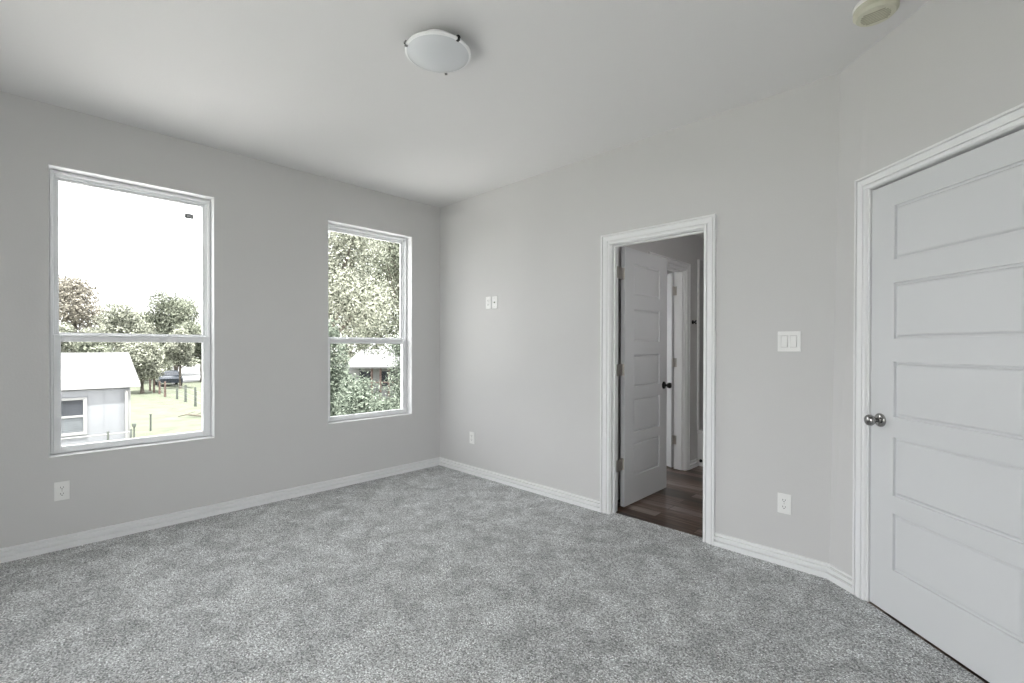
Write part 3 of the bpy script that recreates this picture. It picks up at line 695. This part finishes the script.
for x_ in (-.7, .9, 2.2): MB(T4).box(x_-.4, x_+.4, 1.56, 1.6, ez2-1.5, ez2-.45).obj('window_pane', M['darkglass'], b2)

# trees and bushes
def foliage(name, lobes, nleaf, size, m_, parent, rnd):
    tot = sum(r[0]*r[1] for _, r in lobes); V = []; Fc = []
    for c, r in lobes:
        k = int(nleaf*r[0]*r[1]/tot)
        for _ in range(k):
            d = Vector((rnd.gauss(0, 1), rnd.gauss(0, 1), rnd.gauss(0, 1))).normalized()
            q = rnd.random()**.42
            # clumping
            q *= 1 + .13*math.sin(5.1*d.x+c[0]) * math.sin(4.3*d.y+2*c[1]) + .10*math.sin(9*d.z+c[2]+3*d.x)
            p = Vector((c[0]+d.x*r[0]*q, c[1]+d.y*r[0]*q, c[2]+d.z*r[1]*q))
            s = size*rnd.uniform(.6, 1.3)
            nrm = (d*.6 + Vector((rnd.gauss(0, .6), rnd.gauss(0, .6), rnd.gauss(.5, .6)))).normalized()
            a = nrm.orthogonal().normalized(); a = Matrix.Rotation(rnd.uniform(0, 6.28), 3, nrm) @ a; b = nrm.cross(a)
            o = len(V); l = a*s; ww = b*s*.42; up = nrm*s*.12
            V += [p-l, p+ww+up, p+l, p-ww+up]; Fc += [(o, o+1, o+2), (o, o+2, o+3)]
    me = bpy.data.meshes.new(name); me.from_pydata([tuple(v) for v in V], [], Fc); me.materials.append(m_)
    o = bpy.data.objects.new(name, me); COL.objects.link(o); o.parent = parent; o.matrix_parent_inverse = parent.matrix_world.inverted(); return o
def tree(name, px, depth, top_y, rad_px, label, m_, nleaf=9000, leaf=.16, group=None, flat=1.0, seed=1, cat='tree', low=None, lobn=9):
    rnd = random.Random(seed); g = PG(px, depth); o = root(name, g, label, cat, group)
    R_ = rad_px/F_PX*depth; zt = P(px, top_y, depth).z; zl = GZ + (low if low is not None else 1.5)
    cz = (zt+zl)/2; hh = (zt-zl)/2
    lobes = [((g.x, g.y, cz), (R_*.62, hh*.72))]
    for k in range(lobn):
        a = 2*math.pi*k/lobn*1.618*2 + rnd.uniform(-.3, .3); zz_ = cz + hh*.66*rnd.uniform(-1, 1); rr_ = R_*.62*rnd.uniform(.65, 1.0)*math.sqrt(max(.1, 1-((zz_-cz)/hh)**2))
        lr = R_*rnd.uniform(.30, .42)
        lobes.append(((g.x+rr_*math.cos(a), g.y+rr_*math.sin(a), zz_), (lr, min(hh*.42, lr*.9))))
    foliage('foliage', lobes, nleaf, leaf, m_, o, rnd)
    tr = MB(); tw = max(.05, R_*.06)
    if cat == 'tree':
        tr.tube([(g.x, g.y, GZ-.1), (g.x+.1*tw, g.y, GZ+1.2), (g.x-.5*tw, g.y+.5*tw, cz), (g.x, g.y, cz+hh*.6)], [tw*1.3, tw, tw*.7, tw*.25], 9)
        for (c, r) in lobes[1:]:
            b0 = Vector((g.x, g.y, cz-hh*.6+.3*(c[2]-cz))); tr.tube([b0, (b0*.45+Vector(c)*.55) + Vector((0, 0, -.1)), Vector(c)], [tw*.5, tw*.33, tw*.12], 6)
    else:
        for (c, r) in lobes: tr.tube([(g.x+.2*(c[0]-g.x), g.y+.2*(c[1]-g.y), GZ-.05), Vector(c)], [.03, .012], 6)
    tr.obj('trunk' if cat == 'tree' else 'stems', M['bark'], o)
    return o
tree('tree', 74, 52, 262, 40, 'pinkish grey leafy tree rising highest behind the neighbouring house roof', M['leaf_red'], 18000, .15, seed=3)
tree('tree', 176, 59, 287, 36, 'round grey green tree at right edge of larger window', M['leaf_green'], 20000, .16, low=1.0, seed=5)
tree('tree', 120, 45, 298, 38, 'broad low pale green tree in middle of larger window', M['leaf_pale'], 18000, .13, low=.8, seed=8)
tree('tree', 142, 37, 330, 28, 'dense light green tree right of the neighbouring roof', M['leaf_pale'], 20000, .10, low=.3, seed=11)
tree('tree', 202, 49, 316, 30, 'darker tree hanging over the bright driveway', M['leaf_green'], 14000, .13, low=1.2, seed=13)
tree('tree', 96, 32, 336, 26, 'shaded green tree just behind the house ridge', M['leaf_green'], 14000, .10, low=.6, seed=17)
tree('tree', 54, 36, 318, 26, 'pale tree at left edge of larger window behind the roof', M['leaf_pale'], 12000, .11, low=.8, seed=19)
tree('tree', 152, 76, 304, 48, 'distant pale tree between the middle and right trees', M['leaf_pale'], 14000, .2, low=1.0, seed=23)
tree('tree', 180, 41, 322, 18, 'small rounded tree standing over the parked car', M['leaf_pale'], 12000, .10, low=1.3, seed=25)
tree('bush', 148, 50.5, 342, 24, 'rounded bush at foot of the trees behind the wooden fence posts', M['leaf_green'], 12000, .10, low=-.1, seed=51, cat='bush')
tree('bush', 150, 67, 340, 30, 'wide bush closing the far end of the lawn under the trees', M['leaf_green'], 9000, .15, low=-.1, seed=53, cat='bush')
tree('tree', 322, 17, 168, 84, 'large pale green tree filling left of the far window', M['leaf_pale'], 52000, .058, low=2.4, seed=29, lobn=18)
tree('tree', 404, 26, 172, 76, 'olive green tree filling right of the far window', M['leaf_green'], 34000, .08, low=2.5, seed=31, lobn=16)
tree('tree', 362, 48, 196, 80, 'tall distant tree behind the white cottage', M['leaf_pale'], 26000, .15, low=.3, seed=37, lobn=16)
tree('bush', 330, 10.5, 296, 36, 'dark green bush at lower left of the far window', M['leaf_dark'], 30000, .036, low=-.1, seed=41, cat='bush')
tree('bush', 366, 7.6, 350, 66, 'low green bush along bottom of the far window', M['leaf_dark'], 42000, .030, low=-.1, seed=43, cat='bush')
tree('bush', 412, 12.5, 304, 38, 'tall slim bush at lower right of the far window', M['leaf_dark'], 24000, .040, low=-.1, seed=47, cat='bush')
